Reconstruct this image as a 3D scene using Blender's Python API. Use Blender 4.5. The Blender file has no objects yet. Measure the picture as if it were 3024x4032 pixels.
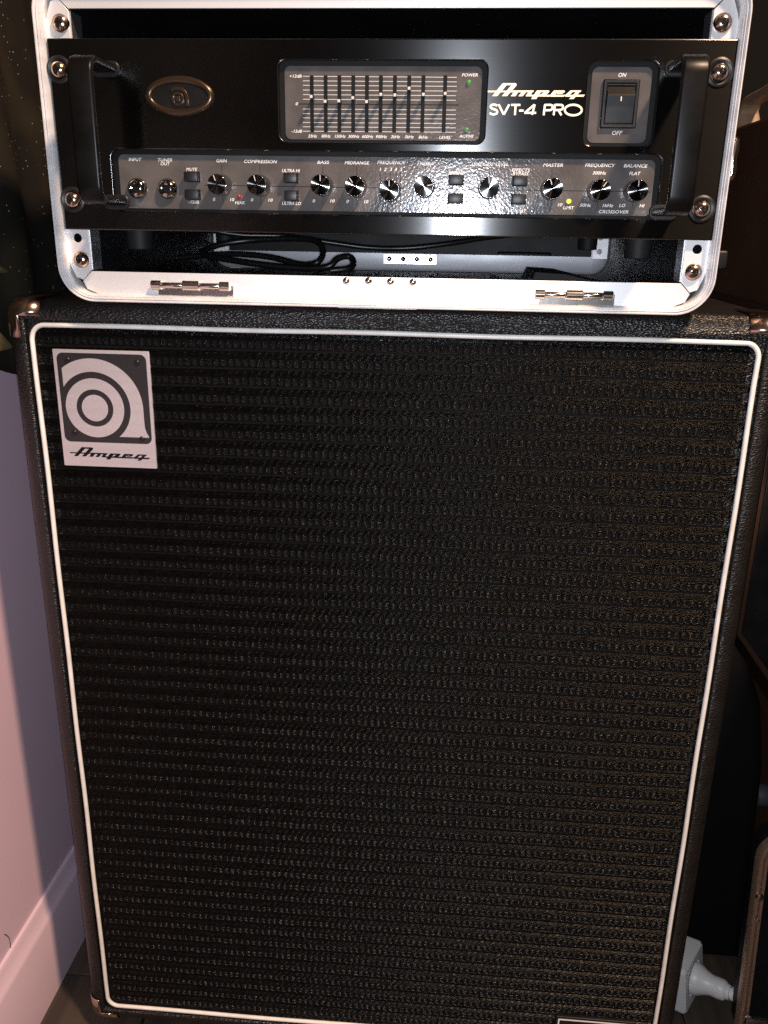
import bpy, bmesh, math, random
import numpy as np
from mathutils import Vector, Matrix
random.seed(7); rng = np.random.default_rng(7)
S = bpy.context.scene
COL = S.collection
PI = math.pi

# ------------------------------------------------------------------ camera
def _rot(rx, ry, rz):
    cx, sx, cy, sy, cz, sz = math.cos(rx), math.sin(rx), math.cos(ry), math.sin(ry), math.cos(rz), math.sin(rz)
    return (np.array([[cz,-sz,0],[sz,cz,0],[0,0,1]]) @ np.array([[cy,0,sy],[0,1,0],[-sy,0,cy]])
            @ np.array([[1,0,0],[0,cx,-sx],[0,sx,cx]]))
FPX = 3350.0
CAM = np.array([.0517, -.6707, .8371])
RC = _rot(.3251, .0704, .0404) @ np.array([[1,0,0],[0,0,-1],[0,1,0.]])
cam_d = bpy.data.cameras.new('camera'); cam = bpy.data.objects.new('camera', cam_d); COL.objects.link(cam)
cam_d.sensor_fit = 'VERTICAL'; cam_d.sensor_height = 36.0; cam_d.lens = FPX/4032*36.0
cam_d.clip_start = .01; cam_d.clip_end = 60
M = Matrix(((RC[0][0], -RC[1][0], -RC[2][0], CAM[0]), (RC[0][1], -RC[1][1], -RC[2][1], CAM[1]),
            (RC[0][2], -RC[1][2], -RC[2][2], CAM[2]), (0,0,0,1)))
cam.matrix_world = M
S.camera = cam
# ------------------------------------------------------------------ world, lamps, exposure
W = bpy.data.worlds.new('World'); S.world = W; W.use_nodes = True
W.node_tree.nodes['Background'].inputs[0].default_value = (.014, .0102, .0080, 1)
W.node_tree.nodes['Background'].inputs[1].default_value = 1.0
def lamp(name, loc, watt, col, rad):
    l = bpy.data.lights.new(name, 'POINT'); l.energy = watt; l.color = col; l.shadow_soft_size = rad
    o = bpy.data.objects.new(name, l); COL.objects.link(o); o.location = loc; return o
lamp('phone_flash', (CAM[0]+.002, CAM[1]+.002, CAM[2]-.002), 15.5, (.84, .90, 1.0), .005)
lamp('ceiling_lamp', (.85, -.93, 2.35), 290, (1.0, .68, .46), .085)
S.view_settings.view_transform = 'Standard'; S.view_settings.look = 'None'
S.view_settings.exposure = 0.0; S.view_settings.gamma = 1.0; S.view_settings.use_curve_mapping = False
S.cycles.use_denoising = False
S.cycles.max_bounces = 8
S.cycles.sample_clamp_indirect = 4.0

# pixel of the photograph -> point on a plane that the thing touches
def _ray(u, v): return RC.T @ np.array([(u-1512)/FPX, (v-2016)/FPX, 1.0])
def at(u, v, y):
    d = _ray(u, v); return CAM + d*((y-CAM[1])/d[1])
def atx(u, v, x):
    d = _ray(u, v); return CAM + d*((x-CAM[0])/d[0])
def atz(u, v, z):
    d = _ray(u, v); return CAM + d*((z-CAM[2])/d[2])

# ------------------------------------------------------------------ materials
MATS = {}
def mat(name, col, rough=.5, metal=0, spec=.5, coat=0, aniso=0, tangent=None, bump=None, var=None, emit=None, trans=0):
    m = bpy.data.materials.new(name); m.use_nodes = True; nt = m.node_tree; n = nt.nodes; L = nt.links
    p = n['Principled BSDF']
    p.inputs['Base Color'].default_value = (*col, 1); p.inputs['Roughness'].default_value = rough
    p.inputs['Metallic'].default_value = metal; p.inputs['Specular IOR Level'].default_value = spec
    p.inputs['Coat Weight'].default_value = coat; p.inputs['Coat Roughness'].default_value = .12
    if trans: p.inputs['Transmission Weight'].default_value = trans
    tc = n.new('ShaderNodeTexCoord')
    if aniso:
        p.inputs['Anisotropic'].default_value = aniso
        if tangent == 'turned':
            f_ = n.new('ShaderNodeVectorMath'); f_.operation = 'MULTIPLY'; f_.inputs[1].default_value = (1,0,1); L.new(tc.outputs['Object'], f_.inputs[0])
            t = n.new('ShaderNodeVectorMath'); t.operation = 'NORMALIZE'; L.new(f_.outputs[0], t.inputs[0]); L.new(t.outputs[0], p.inputs['Tangent'])
        else:
            t = n.new('ShaderNodeCombineXYZ')
            for k in range(3): t.inputs[k].default_value = tangent[k]
            L.new(t.outputs[0], p.inputs['Tangent'])
    def coords(scale):
        mp = n.new('ShaderNodeMapping'); mp.inputs['Scale'].default_value = scale
        L.new(tc.outputs['Object'], mp.inputs[0]); return mp.outputs[0]
    prev = None
    for b in (bump or []):
        kind, scale, strength, dist = b
        if kind == 'noise':
            t = n.new('ShaderNodeTexNoise'); t.inputs['Scale'].default_value = 1; t.inputs['Detail'].default_value = 3; out = t.outputs[0]
        elif kind == 'voronoi':
            t = n.new('ShaderNodeTexVoronoi'); t.inputs['Scale'].default_value = 1; t.feature = 'SMOOTH_F1'; t.inputs['Smoothness'].default_value=.6; out = t.outputs[0]
        else:
            t = n.new('ShaderNodeTexVoronoi'); t.inputs['Scale'].default_value = 1; t.feature = 'F1'; out = t.outputs[0]
        L.new(coords(scale), t.inputs['Vector'])
        bn = n.new('ShaderNodeBump'); bn.inputs['Strength'].default_value = strength; bn.inputs['Distance'].default_value = dist
        L.new(out, bn.inputs['Height'])
        if prev: L.new(prev, bn.inputs['Normal'])
        prev = bn.outputs[0]
    if prev: L.new(prev, p.inputs['Normal'])
    if var:   # (scale, colour b, roughness spread)
        sc, c2, rs = var
        t = n.new('ShaderNodeTexNoise'); t.inputs['Scale'].default_value = 1; t.inputs['Detail'].default_value = 5
        L.new(coords(sc), t.inputs['Vector'])
        r = n.new('ShaderNodeValToRGB'); r.color_ramp.elements[0].position = .35; r.color_ramp.elements[1].position = .65
        r.color_ramp.elements[0].color = (*col, 1); r.color_ramp.elements[1].color = (*c2, 1)
        L.new(t.outputs[0], r.inputs[0]); L.new(r.outputs[0], p.inputs['Base Color'])
        if rs:
            a = n.new('ShaderNodeMapRange'); a.inputs[3].default_value = rough-rs; a.inputs[4].default_value = rough+rs
            L.new(t.outputs[0], a.inputs[0]); L.new(a.outputs[0], p.inputs['Roughness'])
    if emit:
        p.inputs['Emission Color'].default_value = (*emit[:3], 1); p.inputs['Emission Strength'].default_value = emit[3]
    MATS[name] = m
    return m
mat('tolex', (.0075,.0066,.006), .36, spec=.5, bump=[('cell',(400,850,850),.6,.0014),('noise',(700,700,700),.2,.0005)], var=((60,60,60),(.011,.0095,.0085),.08))
mat('tolex_top', (.016,.014,.013), .42, spec=.55, bump=[('cell',(300,600,900),.9,.0012),('noise',(900,900,900),.5,.0006)])
mat('grille_black', (.004,.0036,.0034), .8, spec=.15, bump=[('noise',(1500,1500,1500),.5,.0004)])
mat('grille_cord', (.0014,.0012,.0010), .27, spec=.16, bump=[('noise',(500,500,1400),.45,.0006)], var=((140,140,140),(.0028,.0023,.0018),.12))
mat('grille_knot', (.0018,.0017,.0015), .26, spec=.17, bump=[('noise',(700,700,900),.45,.0006)], var=((200,200,200),(.0034,.0031,.0028),.12))
mat('piping', (.82,.80,.76), .38, spec=.5, var=((60,60,60),(.70,.67,.61),.05))
mat('alu', (.84,.83,.83), .40, metal=.45, spec=.5, var=((14,14,80),(.76,.75,.76),.06))
mat('alu_rim', (.88,.87,.87), .36, metal=.28, spec=.5, var=((30,30,90),(.70,.69,.70),.08))
mat('alu_dull', (.46,.46,.49), .42, metal=.6, var=((14,14,80),(.40,.40,.43),.06))
mat('alu_plate', (.58,.55,.55), .40, metal=.55, bump=[('noise',(30,900,1600),.10,.0003)], var=((9,9,160),(.53,.50,.50),.05))
mat('galv', (.62,.62,.64), .30, metal=.95, bump=[('noise',(200,200,200),.1,.0004)])
mat('chrome', (.44,.42,.41), .11, metal=1.0, bump=[('noise',(300,300,300),.06,.0005)])
mat('chrome_dark', (.46,.36,.29), .20, metal=1.0, bump=[('noise',(160,160,160),.12,.0006)])
mat('nickel', (.62,.58,.54), .20, metal=1.0, bump=[('noise',(90,90,90),.10,.0006)])
mat('panel_black', (.0010,.0009,.0009), .195, metal=0, spec=.85, aniso=.85, tangent=(0,0,1), bump=[('noise',(25,2500,2500),.04,.0002)], var=((3,3,14),(.0022,.0020,.0020),.02))
mat('recess_black', (.003,.003,.003), .6, spec=.2)
mat('hammered', (.076,.070,.068), .15, spec=.45, bump=[('noise',(560,560,560),.16,.0008)], var=((55,55,55),(.104,.095,.091),.04))
mat('knob_top', (.15,.145,.145), .145, metal=1.0, aniso=1.0, tangent='turned')
mat('knob_side', (.45,.44,.44), .22, metal=1.0, bump=[('noise',(900,200,900),.3,.0005)])
mat('gloss_black', (.005,.005,.005), .30, spec=.45, var=((60,60,60),(.008,.0075,.007),.05))
mat('handle_black', (.0025,.0023,.0023), .36, spec=.22, var=((60,60,60),(.005,.0045,.0045),.05))
mat('satin_black', (.0065,.006,.006), .42, spec=.4, bump=[('noise',(500,500,500),.12,.0004)], var=((40,40,40),(.010,.009,.0085),.08))
mat('button_black', (.006,.006,.0065), .42, spec=.5, bump=[('noise',(800,800,800),.2,.0003)])
mat('abs_black', (.0045,.0045,.005), .50, spec=.25, bump=[('noise',(420,420,420),.14,.0005)], var=((25,25,25),(.007,.007,.0075),.08))
mat('rubber', (.009,.009,.009), .62, spec=.3, bump=[('noise',(600,600,600),.2,.0004)])
mat('cable', (.006,.006,.006), .35, spec=.5)
mat('print_white', (.78,.76,.73), .5)
mat('print_line', (.55,.54,.52), .45)
mat('print_black', (.0025,.0025,.0025), .6, spec=.2)
mat('print_gold', (.92,.84,.62), .38, metal=.15)
mat('badge_black', (.012,.011,.011), .42, bump=[('noise',(900,900,900),.15,.0003)])
mat('led_green', (.06,.22,.05), .25, emit=(.10,.55,.08,.35))
mat('led_red', (.30,.02,.02), .25, emit=(.6,.03,.02,.12))
mat('led_yellow', (.6,.6,.05), .25, emit=(.9,.85,.1,.9))
mat('wall_paint', (.67,.49,.58), .50, spec=.4, bump=[('noise',(260,260,260),.16,.001)], var=((2.5,2.5,2.5),(.635,.455,.545),.05))
mat('skirting_paint', (.68,.51,.60), .35, spec=.45, var=((5,5,5),(.64,.475,.56),.05))
mat('floor_wood', (.070,.052,.038), .45, bump=[('noise',(120,6,120),.3,.001)], var=((60,3,60),(.035,.027,.021),.1))
mat('brown_vinyl', (.050,.022,.011), .45, spec=.4, bump=[('noise',(500,500,500),.35,.0006)], var=((8,8,8),(.034,.017,.009),.06))
mat('brown_head', (.060,.030,.016), .50, spec=.35, bump=[('noise',(600,600,600),.25,.0005)], var=((7,7,7),(.050,.018,.010),.06))
mat('tan_leather', (.34,.22,.13), .50, bump=[('noise',(60,60,60),.4,.002)], var=((22,22,22),(.25,.17,.11),.05))
mat('dark_red', (.13,.010,.012), .5, var=((20,20,20),(.09,.008,.01),.05))
mat('socket_white', (.74,.73,.70), .38, var=((18,18,18),(.68,.67,.64),.05))
mat('bag_black', (.0035,.0035,.0037), .75, spec=.12, bump=[('noise',(30,30,30),.5,.004),('noise',(900,900,900),.3,.0004)])
mat('knob_grey', (.06,.06,.065), .5, bump=[('noise',(300,300,300),.3,.0006)])
mat('bronze_dark', (.085,.057,.036), .28, metal=.8, bump=[('noise',(300,300,300),.1,.0005)])
mat('warm_lit_alu', (.60,.40,.28), .34, metal=.8, bump=[('noise',(60,60,900),.1,.0005)])  # lid rim aluminium, with the lamp's warm light put into its colour

def cloth_material():
    m = bpy.data.materials.new('glitter_cloth'); m.use_nodes = True; n = m.node_tree.nodes; L = m.node_tree.links; p = n['Principled BSDF']
    p.inputs['Roughness'].default_value = .8; p.inputs['Specular IOR Level'].default_value = .15
    tc = n.new('ShaderNodeTexCoord')
    v = n.new('ShaderNodeTexVoronoi'); v.inputs['Scale'].default_value = 420; L.new(tc.outputs['Object'], v.inputs['Vector'])
    sep = n.new('ShaderNodeSeparateColor'); L.new(v.outputs['Color'], sep.inputs[0])
    near = n.new('ShaderNodeMath'); near.operation = 'LESS_THAN'; near.inputs[1].default_value = .27; L.new(v.outputs['Distance'], near.inputs[0])
    pick = n.new('ShaderNodeMath'); pick.operation = 'GREATER_THAN'; pick.inputs[1].default_value = .965; L.new(sep.outputs[0], pick.inputs[0])
    mul = n.new('ShaderNodeMath'); mul.operation = 'MULTIPLY'; L.new(near.outputs[0], mul.inputs[0]); L.new(pick.outputs[0], mul.inputs[1])
    g = n.new('ShaderNodeTexNoise'); g.inputs['Scale'].default_value = 9; g.inputs['Detail'].default_value = 2; L.new(tc.outputs['Object'], g.inputs['Vector'])
    r = n.new('ShaderNodeValToRGB'); e = r.color_ramp.elements
    e[0].position = .50; e[0].color = (.012,.010,.008,1); e[1].position = .64; e[1].color = (.028,.022,.013,1)
    L.new(g.outputs[0], r.inputs[0])
    mx = n.new('ShaderNodeMix'); mx.data_type = 'RGBA'; L.new(mul.outputs[0], mx.inputs[0]); L.new(r.outputs[0], mx.inputs[6]); mx.inputs[7].default_value = (.30,.28,.23,1)
    L.new(mx.outputs[2], p.inputs['Base Color'])
    b = n.new('ShaderNodeBump'); b.inputs['Strength'].default_value = .4; b.inputs['Distance'].default_value = .001
    t = n.new('ShaderNodeTexNoise'); t.inputs['Scale'].default_value = 700; L.new(tc.outputs['Object'], t.inputs['Vector']); L.new(t.outputs[0], b.inputs['Height']); L.new(b.outputs[0], p.inputs['Normal'])
    MATS['glitter_cloth'] = m
cloth_material()
_lf = bpy.data.materials.new('gold_leaf')
mat('gold_leaf', (.16,.115,.055), .6, spec=.3, bump=[('noise',(300,300,300),.4,.0008)], var=((60,60,60),(.10,.075,.04),.1))

# ------------------------------------------------------------------ helpers
WL = {}
def finish(name, me, loc, m, parent=None, smooth=False, rot=None):
    me.materials.clear(); me.materials.append(MATS[m])
    if smooth:
        flat = lambda p: p.loop_total > 4 or (smooth == 'axis' and max(abs(c) for c in p.normal) > .9995)
        me.polygons.foreach_set('use_smooth', [not flat(p) for p in me.polygons] if smooth != 'all' else [True]*len(me.polygons))
        if smooth != 'all':
            try: me.set_sharp_from_angle(angle=math.radians(38))
            except Exception: pass
    o = bpy.data.objects.new(name, me); COL.objects.link(o)
    place(o, loc, parent, rot)
    return o
def place(o, loc, parent=None, rot=None):
    loc = Vector(loc)
    WL[o.name] = loc.copy()
    if parent is not None:
        o.parent = parent; o.location = loc - WL[parent.name]
    else: o.location = loc
    if rot: o.rotation_euler = rot
def thing(name, loc, label, cat, group=None):
    o = bpy.data.objects.new(name, None); COL.objects.link(o); o.empty_display_size = .02
    place(o, loc); tag(o, label, cat, group); return o
def tag(o, label, cat, group=None):
    o['label'] = label; o['category'] = cat
    if group: o['group'] = group
    return o
def build(name, V, Fc, m, parent=None, smooth=False, origin=None):
    V = np.asarray(V, float)
    c = (V.min(0)+V.max(0))/2 if origin is None else np.asarray(origin, float)
    me = bpy.data.meshes.new(name); me.from_pydata((V-c).tolist(), [], Fc); me.validate(); me.update()
    bm = bmesh.new(); bm.from_mesh(me); bmesh.ops.recalc_face_normals(bm, faces=bm.faces); bm.to_mesh(me); bm.free()
    return finish(name, me, c, m, parent, smooth)
def copy_mesh(o, loc, parent=None, rot=None, name=None):
    c = o.copy(); COL.objects.link(c)
    if name: c.name = name
    c.parent = None
    place(c, loc, parent, rot); return c
def box_vf(x0, x1, y0, y1, z0, z1):
    V = [(x0,y0,z0),(x1,y0,z0),(x1,y1,z0),(x0,y1,z0),(x0,y0,z1),(x1,y0,z1),(x1,y1,z1),(x0,y1,z1)]
    return V, [(0,3,2,1),(4,5,6,7),(0,1,5,4),(1,2,6,5),(2,3,7,6),(3,0,4,7)]
def box(name, x0, x1, y0, y1, z0, z1, m, parent=None, bev=0, seg=2):
    c = ((x0+x1)/2,(y0+y1)/2,(z0+z1)/2)
    bm = bmesh.new(); bmesh.ops.create_cube(bm, size=1)
    bmesh.ops.scale(bm, vec=(abs(x1-x0),abs(y1-y0),abs(z1-z0)), verts=bm.verts)
    if bev: bmesh.ops.bevel(bm, geom=bm.edges[:], offset=bev, segments=seg, profile=.5, affect='EDGES')
    me = bpy.data.meshes.new(name); bm.to_mesh(me); bm.free()
    return finish(name, me, c, m, parent, 'axis' if bev else False)
def lathe_vf(prof, n=32, axis='y', c=(0,0,0)):
    """prof: (radius, height); height runs towards -Y (the camera) for axis y, +Z for z, +X for x"""
    V=[]; Fc=[]; k=len(prof)
    for r,h in prof:
        for i in range(n):
            a=2*PI*i/n; u=r*math.cos(a); w=r*math.sin(a)
            if axis=='y': V.append((c[0]+u, c[1]-h, c[2]+w))
            elif axis=='z': V.append((c[0]+u, c[1]+w, c[2]+h))
            else: V.append((c[0]+h, c[1]+u, c[2]+w))
    for j in range(k-1):
        for i in range(n):
            Fc.append((j*n+i, j*n+(i+1)%n, (j+1)*n+(i+1)%n, (j+1)*n+i))
    Fc.append(tuple(range(n))); Fc.append(tuple(range((k-1)*n, k*n)))
    return V, Fc
def lathe(name, prof, loc, m, parent=None, n=32, axis='y', smooth=True):
    V,Fc = lathe_vf(prof, n, axis, loc); return build(name, V, Fc, m, parent, smooth, origin=loc)
def rrect(hw, hh, r, n=8, cx=0, cz=0):
    r=max(min(r,hw*.99,hh*.99),1e-5); P=[]
    for (sx,sz,a0) in ((1,1,0),(-1,1,PI/2),(-1,-1,PI),(1,-1,1.5*PI)):
        for i in range(n+1):
            a=a0+PI/2*i/n; P.append((cx+sx*(hw-r)+r*math.cos(a), cz+sz*(hh-r)+r*math.sin(a)))
    return P
def sweep_rect_vf(hw, hh, r, prof, cx, cz, n=8, closed=False):
    """sweep an (inset, y) profile round a rounded rectangle in the XZ plane"""
    V=[]; Fc=[]; k=4*(n+1)
    for d,y in prof:
        for (x,z) in rrect(hw-d, hh-d, max(r-d,.0004), n, cx, cz): V.append((x,y,z))
    m_=len(prof)
    for j in range(m_ if closed else m_-1):
        a=j*k; b=((j+1)%m_)*k
        for i in range(k): Fc.append((a+i, a+(i+1)%k, b+(i+1)%k, b+i))
    return V,Fc
def tube_vf(P, r, n=10, closed=False):
    P=[Vector(p) for p in P]; V=[]; Fc=[]; N=len(P); rr = r if hasattr(r,'__len__') else [r]*N
    up=Vector((0,0,1)); 
    t0=(P[1]-P[0]).normalized()
    nrm=t0.cross(up); 
    if nrm.length<1e-3: nrm=t0.cross(Vector((1,0,0)))
    nrm.normalize()
    for i in range(N):
        t=((P[(i+1)%N]-P[i-1]) if closed else (P[min(i+1,N-1)]-P[max(i-1,0)])).normalized()
        nrm=(nrm-t*nrm.dot(t)).normalized(); bi=t.cross(nrm)
        for k in range(n):
            a=2*PI*k/n; V.append(P[i]+(nrm*math.cos(a)+bi*math.sin(a))*rr[i])
    for i in range(N if closed else N-1):
        a=i*n; b=((i+1)%N)*n
        for k in range(n): Fc.append((a+k,a+(k+1)%n,b+(k+1)%n,b+k))
    if not closed: Fc.append(tuple(range(n))); Fc.append(tuple(range((N-1)*n,N*n)))
    return [tuple(v) for v in V],Fc
def spline(P, k=8):
    P=[np.array(p,float) for p in P]; out=[]
    for i in range(len(P)-1):
        p0=P[max(i-1,0)];p1=P[i];p2=P[i+1];p3=P[min(i+2,len(P)-1)]
        for j in range(k):
            t=j/k; out.append(.5*((2*p1)+(-p0+p2)*t+(2*p0-5*p1+4*p2-p3)*t*t+(-p0+3*p1-3*p2+p3)*t**3))
    out.append(P[-1]); return out
def merge(parts):
    V=[];Fc=[]
    for v,f in parts:
        o=len(V); V+= [tuple(x) for x in v]; Fc+=[tuple(i+o for i in q) for q in f]
    return V,Fc
def shape2d(name, loops, yfront, depth, m, parent=None, bevel=0, smooth=True):
    """flat shape (outer loop + holes, XZ) with thickness, front face at y=yfront, via a filled curve"""
    cu=bpy.data.curves.new(name,'CURVE'); cu.dimensions='2D'; cu.fill_mode='BOTH'
    cu.extrude=max(depth/2-bevel,1e-6); cu.bevel_depth=bevel; cu.bevel_resolution=2
    if bevel: cu.offset=-bevel
    for lp in loops:
        s=cu.splines.new('POLY'); s.points.add(len(lp)-1); s.use_cyclic_u=True
        for q,(x,z) in zip(s.points,lp): q.co=(x,z,0,1)
    t=bpy.data.objects.new('t',cu); me=bpy.data.meshes.new_from_object(t); bpy.data.objects.remove(t); bpy.data.curves.remove(cu)
    V=np.empty(len(me.vertices)*3); me.vertices.foreach_get('co',V); V=V.reshape(-1,3)
    N=np.c_[V[:,0], yfront+depth/2-V[:,2], V[:,1]]
    c=(N.min(0)+N.max(0))/2; me.vertices.foreach_set('co',(N-c).ravel()); me.update()
    me.name=name
    return finish(name, me, c, m, parent, 'axis' if smooth else False)
_txt={}
def text(s, loc, cap, m, parent, xs=1.18, shear=.22, bold=.012, depth=.00006, width=None, name='lettering'):
    """printed lettering lying in XZ, centred on loc"""
    key=(s,shear,bold)
    if key not in _txt:
        cu=bpy.data.curves.new('t','FONT'); cu.body=s; cu.align_x='CENTER'; cu.align_y='CENTER'; cu.size=1; cu.shear=shear; cu.offset=bold; cu.resolution_u=3
        t=bpy.data.objects.new('t',cu); me=bpy.data.meshes.new_from_object(t); bpy.data.objects.remove(t); bpy.data.curves.remove(cu)
        V=np.empty(len(me.vertices)*3); me.vertices.foreach_get('co',V); _txt[key]=(V.reshape(-1,3),[tuple(p.vertices) for p in me.polygons]); bpy.data.meshes.remove(me)
    V,Fc=_txt[key]; k=cap/.73
    lo=V.min(0);hi=V.max(0); sx=k*xs
    if width: sx=width/(hi[0]-lo[0])
    x=(V[:,0]-(lo[0]+hi[0])/2)*sx; z=(V[:,1]-(lo[1]+hi[1])/2)*k
    N=np.c_[loc[0]+x, np.full(len(x),loc[1]-depth), loc[2]+z]
    return build(name,N,Fc,m,parent)
def ellipse(cx,cz,rx,rz,n=48,a0=0,a1=2*PI):
    return [(cx+rx*math.cos(a0+(a1-a0)*i/n),cz+rz*math.sin(a0+(a1-a0)*i/n)) for i in range(n)]

# ================================================================== SETTING
WX=-.380
def structure(o): o['kind']='structure'; return o
fl=structure(box('floor',-1.2,2.2,-1.6,1.6,-.06,-.0075,'floor_wood'))
x=WX+.004; k=0
while x<1.15:
    w=.118+.004*random.random()
    for (y0,y1) in ((-1.2,.02+.35*random.random()),(None,1.1)):
        if y0 is None: y0=yy
        box('plank',x,x+w-.0018,y0,y1-.0016,-.0075,-.0004*random.random(),'floor_wood',fl,.0010,1); yy=y1
    x+=w
wl=structure(box('wall',WX-.06,WX,-1.2,1.1,-.06,2.4,'wall_paint'))
P=[atx(u,v,WX+.0003) for u,v in ((17,3678),(30,3686),(38,3700),(41,3725),(43,3767))]
V,Fc=tube_vf(spline(P,4),.0005,5); build('scuff_mark',V,Fc,'knob_grey',wl)
# skirting board: flat board with a rounded upper moulding
prof=[(0,0),(.012,0),(.012,.096),(.010,.101),(.006,.106),(.005,.114),(.003,.118),(0,.119)]
V=[];Fc=[]
for y in (-1.2,1.1):
    V+=[(WX+d,y,z) for d,z in prof]
n=len(prof)
for i in range(n): Fc.append((i,(i+1)%n,n+(i+1)%n,n+i))
Fc+=[tuple(range(n)),tuple(range(n,2*n))]
structure(build('skirting_board',V,Fc,'skirting_paint',None,True))

# ================================================================== SPEAKER CABINET
HW,HH=.305,.37775; CZ=.0222+HH; DEP=.40
cab=thing('speaker_cabinet',(0,.2,0),'tall black speaker cabinet with white piping and woven grille under the rack case','speaker')
R=.013
prof=[(0.0,DEP),(0,R-.003)]+[(R-R*math.cos(a),-.003+R-R*math.sin(a)) for a in [PI/2*i/7 for i in range(1,8)]]
prof+=[(.0148,-.003),(.0156,-.0024),(.0158,-.0015),(.0160,.0028),(.026,.0030)]
V,Fc=sweep_rect_vf(HW,HH,.013,prof,0,CZ,8)
k=36; Fc.append(tuple(range(k)))
build('shell',V,Fc,'tolex',cab,True)
box('baffle',-HW+.017,HW-.017,.0032,.018,CZ-HH+.017,CZ+HH-.017,'grille_black',cab)
# piping: one white bead run round the grille
ring=[]
for (x,z) in rrect(.285,.35775,.0115,8,0,CZ): ring.append((x,-.0002,z))
# subdivide the long sides and let the bead wander a little
pts=[]
for i in range(len(ring)):
    a=np.array(ring[i]);b=np.array(ring[(i+1)%len(ring)]); L=np.linalg.norm(b-a); s=max(1,int(L/.02))
    for j in range(s):
        p=a+(b-a)*j/s
        if s>2: p=p+np.array([.0003*math.sin(p[2]*37+p[0]*11),.0002*math.sin(p[2]*21+p[0]*17),.0003*math.sin(p[0]*31+2)])
        pts.append(p)
V,Fc=tube_vf(pts,.0020,12,True); build('piping',V,Fc,'piping',cab,'all')

# ---- woven grille cloth: real cords, joined into one part
gx,gz0,gz1=.2835,CZ-.3565,CZ+.3565
PX,PZ=.00592,.0148
def cords():
    VV=[];FF=[];base=0
    nx=int(2*gx/.00178)
    xs=np.linspace(-gx,gx,nx)
    rows=int((gz1-gz0)/PZ)+1
    for r in range(rows):
        zt=gz1-r*PZ
        ph=rng.random()*6.28
        bow=.0006*np.sin(xs*5+1.0)+.0002*np.sin(xs*13+r*.35)
        for ci,(dz,hw,amp,lift) in enumerate(((.0014,.00040,.00020,.0011),(.0024,.00044,.00042,.0014),(.0034,.00044,.00042,.0014),(.0044,.00040,.00022,.0012),(.0054,.00038,.00020,.0011),(.0063,.00036,.00016,.0009),(.0072,.00034,.00016,.0007),(.0138,.00030,.00010,.0005))):
            zc=zt-dz+bow+.00005*rng.standard_normal(nx)
            if zc.min()<gz0-.002: 
                zc=np.maximum(zc,gz0)
            wav=np.sin(xs/PX*2*PI+ph+(ci//2)*1.3)
            yc=.0032-lift-amp*wav+.00010*rng.standard_normal(nx)
            h=hw*(1+.08*wav+.08*rng.standard_normal(nx))
            # three-ridge section
            P=np.stack([np.c_[xs,np.full(nx,.0034),zc+h*1.15],np.c_[xs,yc-h*.30,zc+h*.62],np.c_[xs,yc-h*.78,zc+h*.02],np.c_[xs,yc-h*.25,zc-h*.66],np.c_[xs,np.full(nx,.0034),zc-h*1.15]],1)
            VV.append(P.reshape(-1,3))
            i=np.arange(nx-1)*5
            for s in range(4):
                FF.append(np.c_[base+i+s,base+i+5+s,base+i+6+s,base+i+s+1])
            base+=nx*5
    return np.concatenate(VV),np.concatenate(FF)
def knots():
    """small bars that bunch between the holes of every row"""
    N=8
    ang=np.linspace(0,PI,5)
    VV=[];FF=[];base=0
    rows=int((gz1-gz0)/PZ); cols=int(2*gx/PX)
    cx=[];cz=[];w=[];h=[];rt=[];lf=[]
    for r in range(rows):
        for c in range(cols):
            x0=-gx+(c+.5+.5*(r%2)*0+.18*math.sin(r*1.7))*PX
            bow=.0006*math.sin(x0*5+1)+.0002*math.sin(x0*13+r*.35)
            for q in range(6):
                cx.append(x0+.00022*rng.standard_normal()); cz.append(gz1-r*PZ-.0082-q*.00098+bow+.00006*rng.standard_normal())
                w.append((.0019 if q in (2,3,4) else .0025)*(1+.10*rng.standard_normal())); h.append(.00044*(1+.12*rng.standard_normal()))
                rt.append(.06+.06*rng.standard_normal()); lf.append(.0012+.00025*rng.standard_normal()-(.0003 if q>4 else 0))
    cx,cz,w,h,rt,lf=map(np.array,(cx,cz,w,h,rt,lf))
    keep=(np.abs(cx)<gx-.002)&(cz>gz0+.002); cx,cz,w,h,rt,lf=[a[keep] for a in (cx,cz,w,h,rt,lf)]
    n=len(cx)
    # bar: 4 stations along x, 4-point arch section
    st=np.array([-1,-.55,.55,1.]); sc=np.array([.25,1,1,.25])
    P=np.zeros((n,4,4,3))
    for i in range(4):
        for j,(zz,yy) in enumerate(((1,0),(.55,.9),(-.55,.9),(-1,0))):
            lx=st[i]*w; lz=zz*h*sc[i]; ly=yy*lf*(.45 if i in (0,3) else 1)
            P[:,i,j,0]=cx+lx*np.cos(rt)-lz*np.sin(rt); P[:,i,j,2]=cz+lx*np.sin(rt)+lz*np.cos(rt); P[:,i,j,1]=.0031-ly
    q=[]
    for i in range(3):
        for j in range(3):
            q.append([i*4+j,(i+1)*4+j,(i+1)*4+j+1,i*4+j+1])
    q=np.array(q); FFa=(q[None]+(np.arange(n)*16)[:,None,None]).reshape(-1,4)
    return P.reshape(-1,3),FFa
def bigmesh(name,V,Fq,m,parent):
    me=bpy.data.meshes.new(name); c=(V.min(0)+V.max(0))/2
    me.vertices.add(len(V)); me.vertices.foreach_set('co',(V-c).astype(np.float32).ravel())
    me.loops.add(len(Fq)*4); me.loops.foreach_set('vertex_index',Fq.astype(np.int32).ravel())
    me.polygons.add(len(Fq)); me.polygons.foreach_set('loop_start',np.arange(0,len(Fq)*4,4,dtype=np.int32)); me.polygons.foreach_set('loop_total',np.full(len(Fq),4,dtype=np.int32))
    me.update(calc_edges=True); me.validate()
    o=finish(name,me,c,m,parent,'all'); o['kind']='stuff'; return o
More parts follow.
